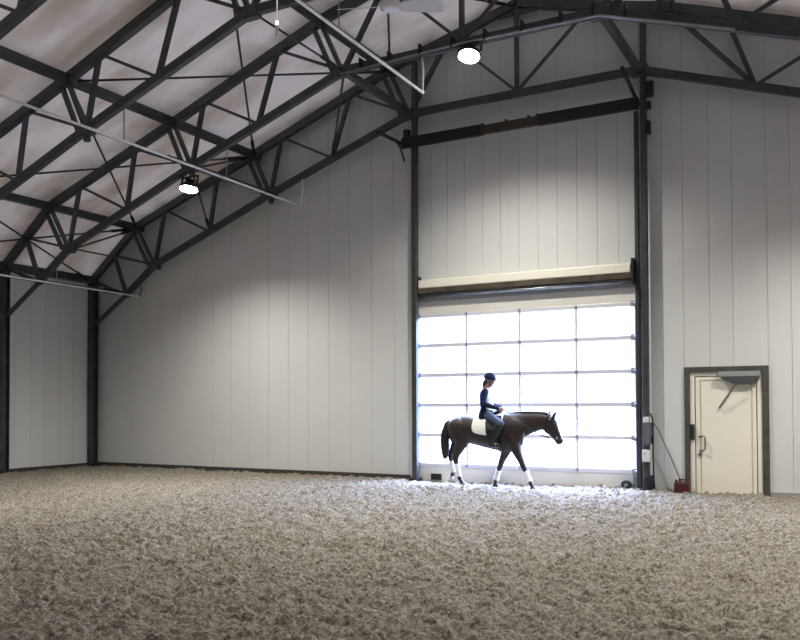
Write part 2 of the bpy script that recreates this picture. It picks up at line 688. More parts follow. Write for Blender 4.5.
def ibeam_column(name, x, y, z1, size, label, group):
    t = empty(name, (x, y, 0))
    bb = B()
    h = size / 2
    box(bb, x - h, x + h, y - h, y - h + .018, -.08, z1)
    box(bb, x - h, x + h, y + h - .018, y + h, -.08, z1)
    box(bb, x - .012, x + .012, y - h + .018, y + h - .018, -.08, z1)
    box(bb, x - h + .02, x + h - .02, y - h + .018, y + h - .018, -.08, .02)
    obj('shaft', bb, steel, t)
    bb = B()
    box(bb, x - h - .03, x + h + .03, y - h - .02, y + h + .02, -.08, .045)
    obj('base_plate', bb, steel_black, t)
    bb = B()
    box(bb, x - h - .01, x + h + .01, y - h - .01, y + h + .01, z1 - .22, z1)
    obj('cap_plate', bb, steel, t, bevel=.01)
    tag(t, label, 'column', group)
    return t


ibeam_column('steel_column', XC - 12.78, YT + .02, 5.16, .20, 'dark steel column in the far left corner under the gable truss', 'eave columns')
ibeam_column('steel_column', XC - 12.78, Y2, 5.16, .20, 'dark steel column on left wall, cut by the photo edge', 'eave columns')


def gate_post(x, s, label):
    t = empty('gate_post', (x, YT - .02, 0))
    bb = B()
    hw_ = .052 if s < 0 else .055
    box(bb, x - hw_, x + hw_, YT - .06, YT + .08, -.08, 9.42 - (.0 if s > 0 else .0))
    obj('shaft', bb, steel, t, bevel=.012)
    bb = B()
    box(bb, x - .10, x + .10, YT - .16, YT + .12, -.08, .05)
    obj('base_plate', bb, steel_black, t)
    xa, xb = (x - .20, x - .065) if s < 0 else (x + .065, x + .22)
    for z0, z1, dx in (((7.62, 7.86, 0), (7.46, 7.55, .03)) if s < 0 else ((7.66, 7.95, 0), (7.42, 7.56, .05), (6.92, 7.18, .06))):
        bb = B()
        box(bb, xa + (dx if s < 0 else 0), xb - (dx if s > 0 else 0), YT - .18, YT - .05, z0, z1)
        obj('bracket', bb, steel_black, t, bevel=.01)
    tag(t, label, 'post', 'gate posts')
    return t


gate_post(-8.73, -1, 'tall dark steel post left of the glazed gate')
gate_post(-3.655, 1, 'tall dark steel post right of the glazed gate, beside the cables')

# lengthways members
def long_beam(name, p, q, wd, h, label, cat, group, m=None):
    bb = B()
    beam(bb, p, q, wd, h)
    o = obj(name, bb, m or steel, bevel=.01)
    return tag(o, label, cat, group)


def W(k, s, Y, dz=0., dx=0.):
    d, z = NODE[k]
    return Vector((XC + s * d + dx, Y, z + dz))


long_beam('eave_beam', W('eave', -1, 6.0, .02), W('eave', -1, YT + .15, .02), .18, .20, 'dark eave beam along the top of the left wall', 'beam', None)
for k, lab in (('B', 'roof purlin at the lowest bend, just above the left wall'),
               ('A', 'roof purlin halfway up the left roof slope'),
               ('C', 'roof purlin high up the slope, left of the ridge')):
    long_beam('purlin', W(k, -1, 6.0, -.02), W(k, -1, YW, -.02), .15, .18, lab, 'purlin', 'roof purlins')
long_beam('purlin', W('C', 1, 6.0, -.02), W('C', 1, YW, -.02), .15, .18, 'roof purlin right of the ridge, above the right gate post', 'purlin', 'roof purlins')
for k, s, lab in (('n0', -1, 'bottom tie tube nearest the left wall, in the last bay'),
                  ('n1', -1, 'bottom tie tube beside the long white pipe in the last bay'),
                  ('n2', -1, 'bottom tie tube meeting the left gate post in the last bay'),
                  ('n2', 1, 'bottom tie tube meeting the right gate post in the last bay')):
    wd = .13 if k == 'n2' else (.10 if k == 'n1' else .04)
    long_beam('tie_tube', W(k, s, Y2), W(k, s, YT), wd, wd, lab, 'tie tube', 'bottom tie tubes')


def rod(p, q, label, r=.024):
    bb = B()
    tube(bb, [p, q], r, 8)
    mid = p + (q - p) * .5
    d = (q - p).normalized()
    o = empty('brace_rod', mid)
    obj('rod', bb, rod_m, o, smooth=True)
    c = q - d * .55
    bb = B()
    tube(bb, [c - d * .22, c + d * .22], r * 1.7, 8)
    obj('turnbuckle', bb, steel_black, o, smooth=True)
    return tag(o, label, 'brace rod', 'thin roof brace rods')


for a, ya, c, yc, lab in (
        ('A', Y3, 'C', YT, 'brace rod crossing level under the middle of the left roof slope'),
        ('C', Y3, 'A', YT, 'steep brace rod dropping to the gable truss halfway up the left slope'),
        ('A', Y3, 'B', YT, 'brace rod falling to the lowest bend of the gable truss'),
        ('B', Y3, 'A', YT, 'brace rod rising almost level from left edge to the middle purlin'),
        ('eave', Y3, 'B', YT, 'brace rod rising from left edge to the lowest roof bend'),
        ('B', Y3, 'eave', YT, 'brace rod falling into the far left corner column head'),
        ('C', Y3, 'R', YT, 'brace rod running up to the ridge of the gable truss'),
        ('R', Y3, 'C', YT, 'upright-looking brace rod right under the ceiling fan'),
        ('n1', Y2, 'A', YT, 'short brace rod in the last bay beside the left lamp'),
        ('n0', Y2, 'B', YT, 'short brace rod in the last bay over the corner column'),
        ('n2', Y2, 'C', YT, 'short brace rod in the last bay left of the gate post')):
    rod(W(a, -1, ya, -.05), W(c, -1, yc, -.05), lab)
rod(W('n2', -1, Y2, -.1), W('m', -1, YT, .03), 'upright-looking stay rod between the two last trusses, left of gate post')
rod(W('n1', -1, Y2, -.1), W('m0', -1, YT, .03), 'stay rod running down from behind the left lamp to the gable truss')
rod(W('n2', -1, Y3), W('n2', -1, Y2), 'thin tie rod linking the two middle trusses below the roof', .02)
rod(W('n1', -1, Y3, 0, .04), W('n1', -1, Y2, 0, .04), 'thin tie rod beside the long white pipe, left of the left lamp', .03)
rod(W('ne', -1, Y3, .03), W('ne', -1, YT, .03), 'thin tie rod beside the lowest white pipe near the left wall', .04)


# white pipes hung along the hall
def hung_pipe(p, q, top, r, label, hangers):
    t = empty('hung_pipe', p)
    bb = B()
    tube(bb, [p, q], r, 8)
    obj('pipe', bb, pipe_white, t, smooth=True)
    bb = B()
    m1 = q + (top - q) * .6 + Vector((0, .05, 0))
    tube(bb, [q, m1, top], r * .8, 8)
    ball(bb, q, r * 1.3)
    obj('end_stay', bb, pipe_white if r > .022 else steel, t, smooth=True)
    for (y, z) in hangers:
        k = (y - p.y) / (q.y - p.y)
        c = p + (q - p) * k
        bb = B()
        tube(bb, [c, Vector((c.x, c.y, z))], .012, 6)
        obj('hanger', bb, steel_light, t)
    return tag(t, label, 'pipe', 'white pipes hung under the trusses')


hung_pipe(Vector((-11.79, 6.4, 6.59)), Vector((-11.79, YT - .1, 6.49)), Vector((-11.75, YT - .09, 7.13)), .026,
          'long white pipe hung across the left roof, ending in a short stay', ((Y2, 7.2), (Y3, 7.2), (Y4, 7.2)))
hung_pipe(Vector((-7.10, 6.4, 7.63)), Vector((-7.10, Y2 + .02, 7.525)), Vector((-7.12, Y2 + .03, 8.22)), .026,
          'white pipe coming down to the post from the top of the photo', ((Y3, 8.22), (Y4, 8.22)))
hung_pipe(Vector((-17.10, 6.4, 4.70)), Vector((-17.10, YT - .1, 4.637)), Vector((-17.12, YT - .09, 5.02)), .02,
          'lowest white pipe, near the left wall below the eave', ((Y2, 5.05), (Y3, 5.05), (Y4, 5.05)))

# conduit along the bottom chord of the second truss
t = empty('cable_conduit', (-6.2, Y2 - .09, 8.2))
bb = B()
tube(bb, [W('n2', -1, Y2 - .092, -.09), W('bc', -1, Y2 - .092, -.07), W('n2', 1, Y2 - .092, -.09), W('m', 1, Y2 - .092, -.09)], .022, 8)
obj('pipe', bb, steel_light, t, smooth=True)
for xx in (-8.4, -7.77, -7.1, -6.45, -5.8, -5.1, -4.4, -3.85, -3.3):
    bb = B()
    z = 8.225 if xx < XC + 2.5 else 8.225 - (xx - XC - 2.555) * .333
    box(bb, xx - .018, xx + .018, Y2 - .118, Y2 + .075, z - .03, z + .165)
    obj('strap', bb, steel_black, t)
tag(t, 'pale conduit with black straps on the second truss above the lamp', 'conduit')


# lamps
LAMP_W = 2600


def make_lamp(x, y, z, top, label, tilt, beam=138, share=1.):
    t = empty('flood_lamp', (x, y, z))
    bb = B()
    lathe(bb, (x, y, z), [(.13, .02), (.20, .015), (.215, .06), (.16, .11), (.10, .13), (.095, .22), (.05, .24)], 24)
    obj('housing', bb, steel_black, t, smooth=True)
    bb = B()
    lathe(bb, (x, y, z), [(.19, .016), (.195, -.006), (.0, -.014)], 24)
    obj('lens', bb, lens_m, t)
    bb = B()
    for s in (-1, 1):
        box(bb, x + s * .225 - .012, x + s * .225 + .012, y - .02, y + .02, z + .03, z + .30)
    box(bb, x - .237, x + .237, y - .02, y + .02, z + .28, z + .305)
    tube(bb, [(x, y, z + .29), (x, y, top)], .018, 8)
    obj('bracket', bb, steel_black, t)
    sl = bpy.data.lights.new('lamp_beam', 'SPOT')
    sl.energy = (LAMP_W if y > 10 else LAMP_W * .6) * share
    sl.color = (1.0, .95, .84)
    sl.spot_size = math.radians(beam)
    sl.spot_blend = 1.0
    sl.shadow_soft_size = .15
    so = bpy.data.objects.new('lamp_beam', sl)
    so.location = (0, 0, -.03)
    so.parent = t
    t.rotation_euler = (-math.radians(tilt), 0, 0)
    so.rotation_euler = (math.radians(tilt), 0, 0)
    COL.objects.link(so)
    return tag(t, label, 'lamp', 'round flood lamps')


make_lamp(-6.14, Y2, 8.02 - .02, 8.22, 'lit flood lamp under the truss above the gate', 16)
make_lamp(-12.86, Y2, 6.42, 6.84, 'lit flood lamp under the truss at the left, by white pipe', 10, 134, .85)
make_lamp(.60, Y2, 6.42, 6.8, 'lit flood lamp out of frame at right of the second truss', 0)
make_lamp(-6.14, Y4, 8.0, 8.22, 'lit flood lamp out of frame above, middle of nearest truss', 0)
make_lamp(-12.86, Y4, 6.42, 6.84, 'lit flood lamp out of frame at left end of nearest truss', 0)
make_lamp(.60, Y4, 6.42, 6.8, 'lit flood lamp out of frame at right of the nearest truss', 0)

# ceiling fan under the third truss
fc = at(390, 7, Y3)
t = empty('ceiling_fan', fc)
bb = B()
lathe(bb, fc, [(.07, -.05), (.15, -.03), (.17, .05), (.12, .12), (.05, .15)], 20)
obj('motor', bb, fan_white, t, smooth=True)
bb = B()
lathe(bb, fc + Vector((0, 0, .10)), [(.20, .0), (.22, .03), (.20, .06)], 24)
obj('motor_ring', bb, steel_black, t, smooth=True)
bb = B()
tube(bb, [fc + Vector((0, 0, .12)), Vector((fc.x, fc.y, 8.2))], .02, 8)
obj('down_rod', bb, steel_black, t)
for k in range(2):
    a = math.radians(25 + 180 * k)
    d = Vector((math.cos(a), math.sin(a), 0))
    n = Vector((-math.sin(a), math.cos(a), 0))
    bb = B()
    rs = []
    for s_, wd, dz in ((.14, .05, 0), (.25, .085, -.005), (.6, .095, -.012), (.80, .09, -.018)):
        c = fc + d * s_ + Vector((0, 0, dz))
        rs.append([bb.verts.new(c + n * (wd * u) + Vector((0, 0, -wd * u * .5 + h))) for u, h in ((-1, 0), (1, 0), (1, .012), (-1, .012))])
    skin_rings(bb, rs)
    obj('blade', bb, fan_white, t)
tag(t, 'white ceiling fan under the truss at top centre', 'fan')

# pull cord hanging from the nearest truss
t = empty('pull_cord', (-6.175, 8.2, 6.19))
bb = B()
tube(bb, [(-6.175, 8.2, 6.35), (-6.175, 8.2, 8.24)], .007, 6)
obj('cord', bb, cord_m, t)
bb = B()
lathe(bb, (-6.175, 8.2, 6.18), [(.012, 0), (.022, .03), (.018, .1), (.024, .13), (.014, .19)], 12)
obj('handle', bb, cord_m, t, smooth=True)
tag(t, 'thin white pull cord hanging down at the top left of centre', 'cord')

# ------------------------------------------------------------------ the glazed gate
YG = YW + .03
gt = empty('door_1', ((GX0 + GX1) / 2, YG, 0))
px0, px1 = -8.805, -3.866
pz0, pz1 = .336, 3.676
cwid = (px1 - px0) / 4
rhei = (pz1 - pz0) / 5
bb = B()
box(bb, px0, px1, YG - .02, YG + .03, -.06, pz0)
obj('bottom_panel', bb, doorpanel, gt, bevel=.006)
bb = B()
box(bb, px0, px1, YG - .02, YG + .03, pz1, 4.06)
obj('top_panel', bb, doorpanel, gt, bevel=.006)
for i in range(6):
    z = pz0 + rhei * i
    bb = B()
    box(bb, px0, px1, YG - .035, YG + .035, z - .042, z + .042)
    obj('rail', bb, dooralu, gt, bevel=.006)
for j in range(5):
    x = px0 + cwid * j
    bb = B()
    hw = .028
    xa, xb = x - hw, x + hw
    if j == 0:
        xa, xb = GX0 - .03, px0 + .05
    if j == 4:
        xa, xb = px1 - .05, GX1 + .03
    box(bb, xa, xb, YG - .03, YG + .03, pz0 if 0 < j < 4 else -.06, pz1 if 0 < j < 4 else 4.05)
    obj('mullion', bb, dooralu, gt, bevel=.006)
for i in range(5):
    for j in range(4):
        bb = B()
        box(bb, px0 + cwid * j + .02, px0 + cwid * (j + 1) - .02, YG - .004, YG + .004, pz0 + rhei * i + .03, pz0 + rhei * (i + 1) - .03)
        obj('window_pane', bb, glass, gt)
hm = mat('hinge_metal', (.40, .41, .48), .4, .5)
for i in range(6):
    z = pz0 + rhei * i
    for j in range(1, 4):
        x = px0 + cwid * j
        bb = B()
        box(bb, x - .032, x + .032, YG - .05, YG - .03, z - .034, z + .040)
        obj('hinge', bb, hm, gt, bevel=.006)
    for x, s in ((px0 + .05, -1), (px1 - .05, 1)):
        bb = B()
        box(bb, x - .07, x + .05, YG - .06, YG - .03, z - .06, z + .06)
        tube(bb, [(x, YG - .09, z + .01), (x + s * .12, YG - .09, z + .01)], .02, 8)
        obj('roller_hinge', bb, hm, gt)
for x, s in ((px0 - .02, -1), (px1 + .02, 1)):
    bb = B()
    box(bb, x - .025, x + .025, YW - .10, YW - .04, -.06, 7.5)
    box(bb, x + s * .02, x + s * .045, YW - .12, YW, -.06, 7.5)
    obj('track', bb, steel, gt)
bb = B()
box(bb, -8.45, -8.20, YG - .05, YG - .018, .0, .135)
obj('vent', bb, rubber, gt)['label'] = 'small black vent at the foot of the gate'
bb = B()
box(bb, -4.10, -3.92, YG - .07, YG - .03, .02, .10)
box(bb, -3.96, -3.88, YG - .08, YG - .03, .0, .32)
obj('bottom_bracket', bb, steel_light, gt, bevel=.008)
struct(gt, 'tall sectional gate with twenty bright glazed panes', 'gate')

# lintel pieces over the gate: cream box, weathered plank, shaft
t = empty('gate_lintel', (XC, YW - .1, 4.2))
bb = B()
box(bb, -8.66, -3.94, YW - .20, YW, 4.285, 4.47)
obj('cover', bb, cream, t, bevel=.02)
bb = B()
box(bb, -8.74, -3.88, YW - .19, YW, 4.17, 4.283)
obj('plank', bb, wood_old, t, bevel=.008)
bb = B()
tube(bb, [(-8.75, YW - .12, 4.105), (-3.88, YW - .12, 4.105)], .032, 12)
obj('shaft', bb, steel_light, t, smooth=True)
bb = B()
box(bb, -8.80, -3.86, YW - .06, YW, 4.0, 4.17)
obj('back_plate', bb, grey_closer, t)
for x in (-8.70, -3.90):
    bb = B()
    box(bb, x - .025, x + .025, YW - .22, YW, 4.06, 4.56)
    obj('end_bracket', bb, steel_black, t, bevel=.006)
tag(t, 'cream box over a weathered plank across the top of the gate', 'lintel')

# dark header beam higher up the wall
t = empty('header_beam', (XC, YT - .16, 7.6))
bb = B()
box(bb, -8.95, -7.0, YT - .24, YT - .13, 7.43, 7.66)
box(bb, -5.72, -3.70, YT - .24, YT - .13, 7.43, 7.66)
obj('beam', bb, steel_black, t, bevel=.01)
bb = B()
box(bb, -7.0, -5.72, YT - .235, YT - .13, 7.45, 7.63)
for x in (-6.98, -6.45, -5.95, -5.76):
    box(bb, x - .02, x + .02, YT - .245, YT - .13, 7.44, 7.67)
obj('splice', bb, mat('brown_steel', (.045, .036, .026), .7, vary=(4, .4)), t)
tag(t, 'black beam across the wall high above the gate', 'beam')
for x, s, lab in ((-8.98, -1, 'dark stub bar sticking out from left end of the high black beam'), (-3.72, 1, 'dark stub bar sticking out from right end of the high black beam')):
    bb = B()
    if s < 0:
        tube(bb, [(x, 15.45, 7.52), (x, YT - .10, 7.56)], .04, 8)
        tube(bb, [(x, 16.30, 7.53), (x, 16.48, 7.45), (x + .05, YT - .10, 7.15)], .022, 8)
    else:
        tube(bb, [(x - .03, 15.4, 7.86), (x, YT - .12, 7.54)], .04, 8)
    tag(obj('stub_bar', bb, steel_black, smooth=True), lab, 'bar', 'stub bars on the high beam')

# ------------------------------------------------------------------ entry door
d2 = empty('door_2', ((DX0 + DX1) / 2, YW, 0))
bb = B()
box(bb, DX0, DX0 + .10, YW - .05, YW + .12, -.06, DZ)
box(bb, DX1 - .115, DX1, YW - .05, YW + .12, -.06, DZ)
box(bb, DX0 + .10, DX1 - .115, YW - .05, YW + .12, DZ - .105, DZ)
obj('door_frame', bb, frame_dark, d2, bevel=.008)
lx0, lx1, lz1 = DX0 + .10, DX1 - .115, DZ - .105
bb = B()
box(bb, lx0, lx0 + .085, YW - .01, YW + .08, -.05, lz1)
box(bb, lx1 - .085, lx1, YW - .01, YW + .08, -.05, lz1)
box(bb, lx0 + .085, lx1 - .085, YW - .01, YW + .08, lz1 - .07, lz1)
obj('inner_jamb', bb, cream, d2, bevel=.005)
bb = B()
a0, a1, az = lx0 + .105, lx1 - .105, lz1 - .09
box(bb, a0, a0 + .075, YW + .0, YW + .08, -.05, az)
box(bb, a1 - .065, a1, YW + .0, YW + .08, -.05, az)
box(bb, a0 + .075, a1 - .065, YW + .0, YW + .08, az - .055, az)
box(bb, a0 + .10, a1 - .09, YW + .004, YW + .08, -.05, az - .08)
box(bb, a0 + .07, a1 - .06, YW + .03, YW + .08, -.05, az - .05)
box(bb, DX0 + .02, DX1 - .02, YW + .08, YW + .115, -.05, DZ - .02)
lf = obj('leaf', bb, cream, d2, bevel=.003)
lf['label'] = 'cream door leaf with grooved centre'
hx, hz = -2.64, 0
bb = B()
p = [at(699.5, 436.5, YW), at(703.2, 436, YW - .05), at(705, 437.5, YW - .07), at(705.3, 449, YW - .07), at(703.5, 450.5, YW - .05), at(699.5, 450.5, YW)]
tube(bb, p, .017, 8)
hd_ = obj('handle', bb, chrome, lf, smooth=True)
bb = B()
c = at(699.5, 454.5, YW)
lathe(bb, (c.x, YW + .0, c.z), [(.035, 0), (.035, -.015), (.015, -.02)], 14, 'y')
obj('lock', bb, chrome, lf)
bb = B()
c = at(693, 432, YW)
box(bb, c.x - .04, c.x + .035, YW - .07, YW - .01, c.z - .15, c.z + .15)
obj('lock_plate', bb, rubber, d2, bevel=.006)
# closer
cl = empty('closer', Vector((-1.9, YW - .05, 2.2)) - d2.location)
cl.parent = d2
bb = B()
c0, c1 = -2.33, -1.60
zt, zb_ = 2.285, 2.19
box(bb, c0, c1, YW - .15, YW - .012, zb_, zt)
obj('body', bb, grey_closer, cl, bevel=.006)
bb = B()
vs = [bb.verts.new(v) for v in ((c0 + .02, YW - .148, zb_), (c1 - .02, YW - .148, zb_), (c1 - .16, YW - .09, zb_ - .15), (c0 + .26, YW - .09, zb_ - .15),
                                 (c0 + .02, YW - .012, zb_), (c1 - .02, YW - .012, zb_), (c1 - .16, YW - .012, zb_ - .15), (c0 + .26, YW - .012, zb_ - .15))]
for f in ((0, 1, 2, 3), (7, 6, 5, 4), (0, 3, 7, 4), (1, 5, 6, 2), (3, 2, 6, 7), (0, 4, 5, 1)):
    bb.faces.new([vs[i] for i in f])
obj('hood', bb, grey_box, cl)
bb = B()
p0, p1 = at(736, 384, YW - .13), at(719.5, 407.5, YW - .05)
beam(bb, p0, p1, .02, .035)
p2 = Vector((p1.x, YW - .005, p1.z))
beam(bb, p1, p2, .02, .03)
obj('arm', bb, chrome, cl)
struct(d2, 'cream personnel door in a dark frame, with grey closer', 'door')

# ------------------------------------------------------------------ small things by the right gate post
cx = -3.64
bb = B()
t = empty('control_box', (cx, YT - .1, 1.15))
box(bb, cx - .06, cx + .10, YT - .16, YT - .02, .90, 1.32)
obj('body', bb, grey_box, t, bevel=.01)
bb = B()
box(bb, cx - .05, cx + .06, YT - .13, YT - .04, 1.32, 1.43)
obj('cable_gland', bb, white_box, t, bevel=.01)
bb = B()
box(bb, cx + .10, cx + .118, YT - .13, YT - .05, .95, 1.05)
obj('switch', bb, rubber, t)
tag(t, 'tall grey control box on the right gate post', 'control box')
t = empty('junction_box', (cx, YT - .1, .66))
bb = B()
box(bb, cx - .07, cx + .085, YT - .15, YT - .02, .56, .79)
obj('body', bb, white_box, t, bevel=.012)
bb = B()
lathe(bb, (cx - .02, YT - .15, .72), [(.012, 0), (.012, -.006)], 10, 'y')
obj('screw', bb, rubber, t)
tag(t, 'small white junction box below the grey control box', 'junction box')
bb = B()
tube(bb, [(cx - .01, YT - .09, 1.40), (cx + .02, YT - .11, 1.50), (cx + .09, YT - .11, 1.49), (cx + .125, YT - .1, 1.38), (cx + .13, YT - .08, 1.1),
          (cx + .125, YT - .08, .7), (cx + .13, YT - .08, .3), (cx + .15, YT - .1, .05)], .016, 8)
tag(obj('power_cable', bb, rubber, smooth=True), 'black power cable looping over and down the grey control box', 'cable')
bb = B()
tube(bb, [(cx + .12, YT - .1, 1.34), (cx + .22, YT + .02, 1.15), (cx + .34, YT + .05, .85), (cx + .48, YT + .06, .52), (cx + .60, YT + .04, .22), (cx + .66, YT + .02, .17)], .011, 8)
tag(obj('hose', bb, grey_box, smooth=True), 'thin dark hose slanting from the control box to the red can', 'hose')
# base fittings by the post
bb = B()
box(bb, cx - .02, cx + .14, YT - .14, YT - .02, -.04, .30)
box(bb, cx + .0, cx + .10, YT - .16, YT - .14, .0, .16)
tag(obj('floor_socket', bb, steel_black, bevel=.012), 'dark socket housing at the foot of right gate post', 'socket')
# dark red can
t = empty('fuel_can', (-2.98, YT + .02, 0))
c = Vector((-2.99, YT + .02, 0))
bb = B()
box(bb, c.x - .15, c.x + .13, c.y - .09, c.y + .09, -.03, .19)
obj('body', bb, red_m, t, bevel=.03)
bb = B()
for dx in (-.06, .06):
    box(bb, c.x + dx - .012, c.x + dx + .012, c.y - .015, c.y + .015, .18, .235)
box(bb, c.x - .075, c.x + .075, c.y - .016, c.y + .016, .22, .245)
obj('handle', bb, red_m, t, bevel=.006)
bb = B()
lathe(bb, (c.x - .115, c.y, .18), [(.025, 0), (.025, .04), (.01, .05)], 12)
obj('cap', bb, rubber, t)
tag(t, 'dark red can on the sand beside the door frame', 'can')
# black wheel
bb = B()
c = Vector((-4.06, YW - .18, .085))
lathe(bb, c, [(.03, -.04), (.085, -.045), (.105, -.02), (.105, .02), (.085, .045), (.03, .04)], 20, 'y')
t = obj('rubber_wheel', bb, rubber, smooth=True)
tag(t, 'small black wheel on the sand at the right foot of gate', 'wheel')
bb = B()
lathe(bb, c, [(.02, -.055), (.03, -.05), (.03, .05), (.02, .055)], 12, 'y')
obj('hub', bb, steel_light, t)

# ------------------------------------------------------------------ horse
HY = 16.02


def trunk_secs():
    T = [(448.6, 423, 433, .05), (450, 419.5, 438, .13), (453.5, 416.6, 441.5, .205), (458, 415, 444, .25), (463, 414.3, 444.5, .275), (470, 415, 443.8, .275),
         (478, 416.6, 445.5, .285), (486, 417.4, 447.8, .295), (494, 416.2, 449.8, .285), (502, 413.9, 451.3, .25), (508, 413.3, 451.6, .23),
         (514, 413.8, 450.8, .215), (519, 417, 448.5, .18), (522.3, 422, 445.5, .12), (523.5, 427, 442, .06)]
    out = []
    for x, a, b_, hw in T:
        p, q = at(x, a, HY), at(x, b_, HY)
        c = (p + q) / 2
        out.append((c, (p - q).length / 2, hw))
    return out


TS = trunk_secs()


def sec(c, rz, hw):
    return (c, Vector((0, hw, 0)), Vector((0, 0, rz)))


LEGS = {
    'fore_near': (-.13, [(513, 437, .15), (515, 446, .13), (517.2, 452, .098), (520.3, 459, .072), (524.3, 468.3, .055), (525.6, 471.5, .045), (528, 477, .036), (530.2, 482.3, .044), (532, 485.5, .036), (532.8, 486.8, .04)], (533.8, 488.8)),
    'fore_far': (.13, [(509, 437, .15), (508, 446, .13), (505.6, 452, .098), (502.6, 459, .072), (499.6, 467.3, .055), (498.7, 470.5, .045), (497.2, 475.5, .036), (495.9, 480.3, .044), (495.5, 483, .036), (495.4, 484, .04)], (495.6, 486.2)),
    'hind_near': (-.15, [(458.5, 427, .22), (461, 436, .19), (462, 442, .14), (459.5, 448.5, .10), (456.6, 455.5, .062), (455.6, 459, .062), (456.5, 464, .045), (457.6, 469, .040), (459.3, 477.7, .047), (461.2, 481, .038), (462, 482, .042)], (463.3, 484)),
    'hind_far': (.15, [(456.5, 427, .22), (457.5, 436, .185), (457.5, 442, .135), (454.5, 447, .095), (451.4, 452.5, .062), (450.6, 456, .062), (451.4, 461, .045), (452.2, 466, .040), (453, 473.3, .047), (452, 476, .038), (451.6, 476.8, .042)], (450.6, 478.6)),
}
bb = B()
loft(bb, [sec(*s) for s in TS], 28)
# neck
nk = [(507, 414, 448, .20), (514, 413.2, 444.5, .175), (521, 412.9, 439.5, .135), (528, 412.9, 435.5, .11), (535, 412.9, 432.2, .092), (541, 413.1, 430.2, .085), (547, 414.3, 429.8, .08)]
ns = []
for x, a, b_, hw in nk:
    p, q = at(x, a, HY), at(x, b_, HY)
    ns.append(((p + q) / 2, Vector((0, hw, 0)), (p - q) / 2))
loft(bb, ns, 24)
# head
PXM = .0203
hs = []
for cx_, cy_, dep, hw in ((545.8, 418.5, 5.0, .06), (547.8, 421.5, 8.0, .085), (550.3, 425.8, 7.9, .092), (553.0, 430.2, 6.3, .078), (555.6, 434.4, 5.0, .064), (557.7, 438.0, 4.4, .056), (559.3, 440.8, 4.2, .060), (560.4, 442.8, 3.4, .055), (561.0, 444.0, 2.0, .035)):
    c = at(cx_, cy_, HY)
    ax = Vector((.86, 0, .50)).normalized()
    hs.append((c, Vector((0, hw, 0)), ax * dep * PXM))
loft(bb, hs, 20)
ball(bb, at(549.3, 428.5, HY), .115, .085, .12)      # cheek
# ears
for dy, tip, base in ((-.06, (556.2, 411.3), (553.0, 417.5)), (.06, (549.8, 410.8), (549.0, 416.5))):
    p, q = at(*base, HY + dy * .8), at(*tip, HY + dy)
    tube(bb, [p, p + (q - p) * .45, q], [.034, .034, .008], 10)
hoof_pts = {}
for nm, (dy, ch, hf) in LEGS.items():
    pts, rad = [], []
    for i, (x, y, r) in enumerate(ch):
        k = min(1, i / 3)
        pts.append(at(x, y, HY + dy * (.75 + .25 * k)))
        rad.append(r)
    limb(bb, pts, rad, 14)
    if nm.startswith('hind'):
        ball(bb, pts[5] + Vector((-.045, 0, .035)), .032)
    LEGS[nm] = (dy, pts, rad, at(*hf, HY + dy))
# shoulder, chest, haunch masses
ball(bb, at(514, 433, HY - .10), .22, .13, .30)
ball(bb, at(514, 433, HY + .10), .22, .13, .30)
ball(bb, at(518, 441, HY - .07), .11, .09, .13)
ball(bb, at(518, 441, HY + .07), .11, .09, .13)
# sheath
hb = remesh(bb, .013, 5)
horse = obj('horse', hb, hide, smooth=True)
horse_o = Vector((0, 0, 0))
tag(horse, 'dark bay horse with white leg wraps walking past the gate', 'horse')

gnd = at(500, 488, HY)
for nm, (dy, pts, rad, hf) in LEGS.items():
    # hoof
    bb = B()
    top, low = pts[-1], hf
    fx = Vector((.035, 0, 0))
    d = (low - top)
    rs = []
    for k, r in ((-.25, .042), (.15, .046), (.6, .055), (1.15, .064)):
        c = top + d * k
        rs.append(ring(bb, c, Vector((r * 1.12, 0, 0)), Vector((0, r, 0)), 16))
    skin_rings(bb, rs)
    obj('hoof', bb, hoof_pale if nm == 'hind_far' else hoof_m, horse, smooth=False, bevel=.008)
    # wrap
    lo, hi = (5, 8) if nm.startswith('fore') else (6, 9)
    pp = pts[lo:hi]
    rr = [r + .014 for r in rad[lo:hi]]
    dense_p, dense_r = [], []
    for i in range(len(pp) - 1):
        for k in range(5):
            u = k / 5
            dense_p.append(pp[i].lerp(pp[i + 1], u))
            dense_r.append(rr[i] * (1 - u) + rr[i + 1] * u + (.003 if k % 2 else 0))
    end = pp[-1].lerp(pp[-2], .12)
    dense_p.append(end)
    dense_r.append(rr[-1])
    bb = B()
    tube(bb, dense_p, dense_r, 16)
    obj('leg_wrap', bb, wrap_m, horse, smooth=True)
# tail
bb = B()
tp = [at(451, 420.5, HY), at(447.8, 424, HY), at(445.8, 431, HY), at(445.0, 440, HY), at(445.3, 449, HY), at(445.6, 455, HY), at(445.2, 459, HY)]
tube(bb, tp, [.05, .075, .085, .092, .085, .065, .02], 14)
for k in range(26):
    a = random.uniform(0, 2 * PI)
    rr = random.uniform(.03, .085)
    off = Vector((rr * math.cos(a), rr * math.sin(a), 0))
    e = random.uniform(.85, 1.05)
    tube(bb, [tp[1] + off * .5, tp[2] + off, tp[3] + off * 1.05, tp[4] + off, tp[5] + off * .8, tp[6] + off * .5 + Vector((0, 0, .12 * (1 - e)))], [.012, .016, .016, .014, .011, .004], 6)
obj('tail', bb, hairblack, horse, smooth=True)
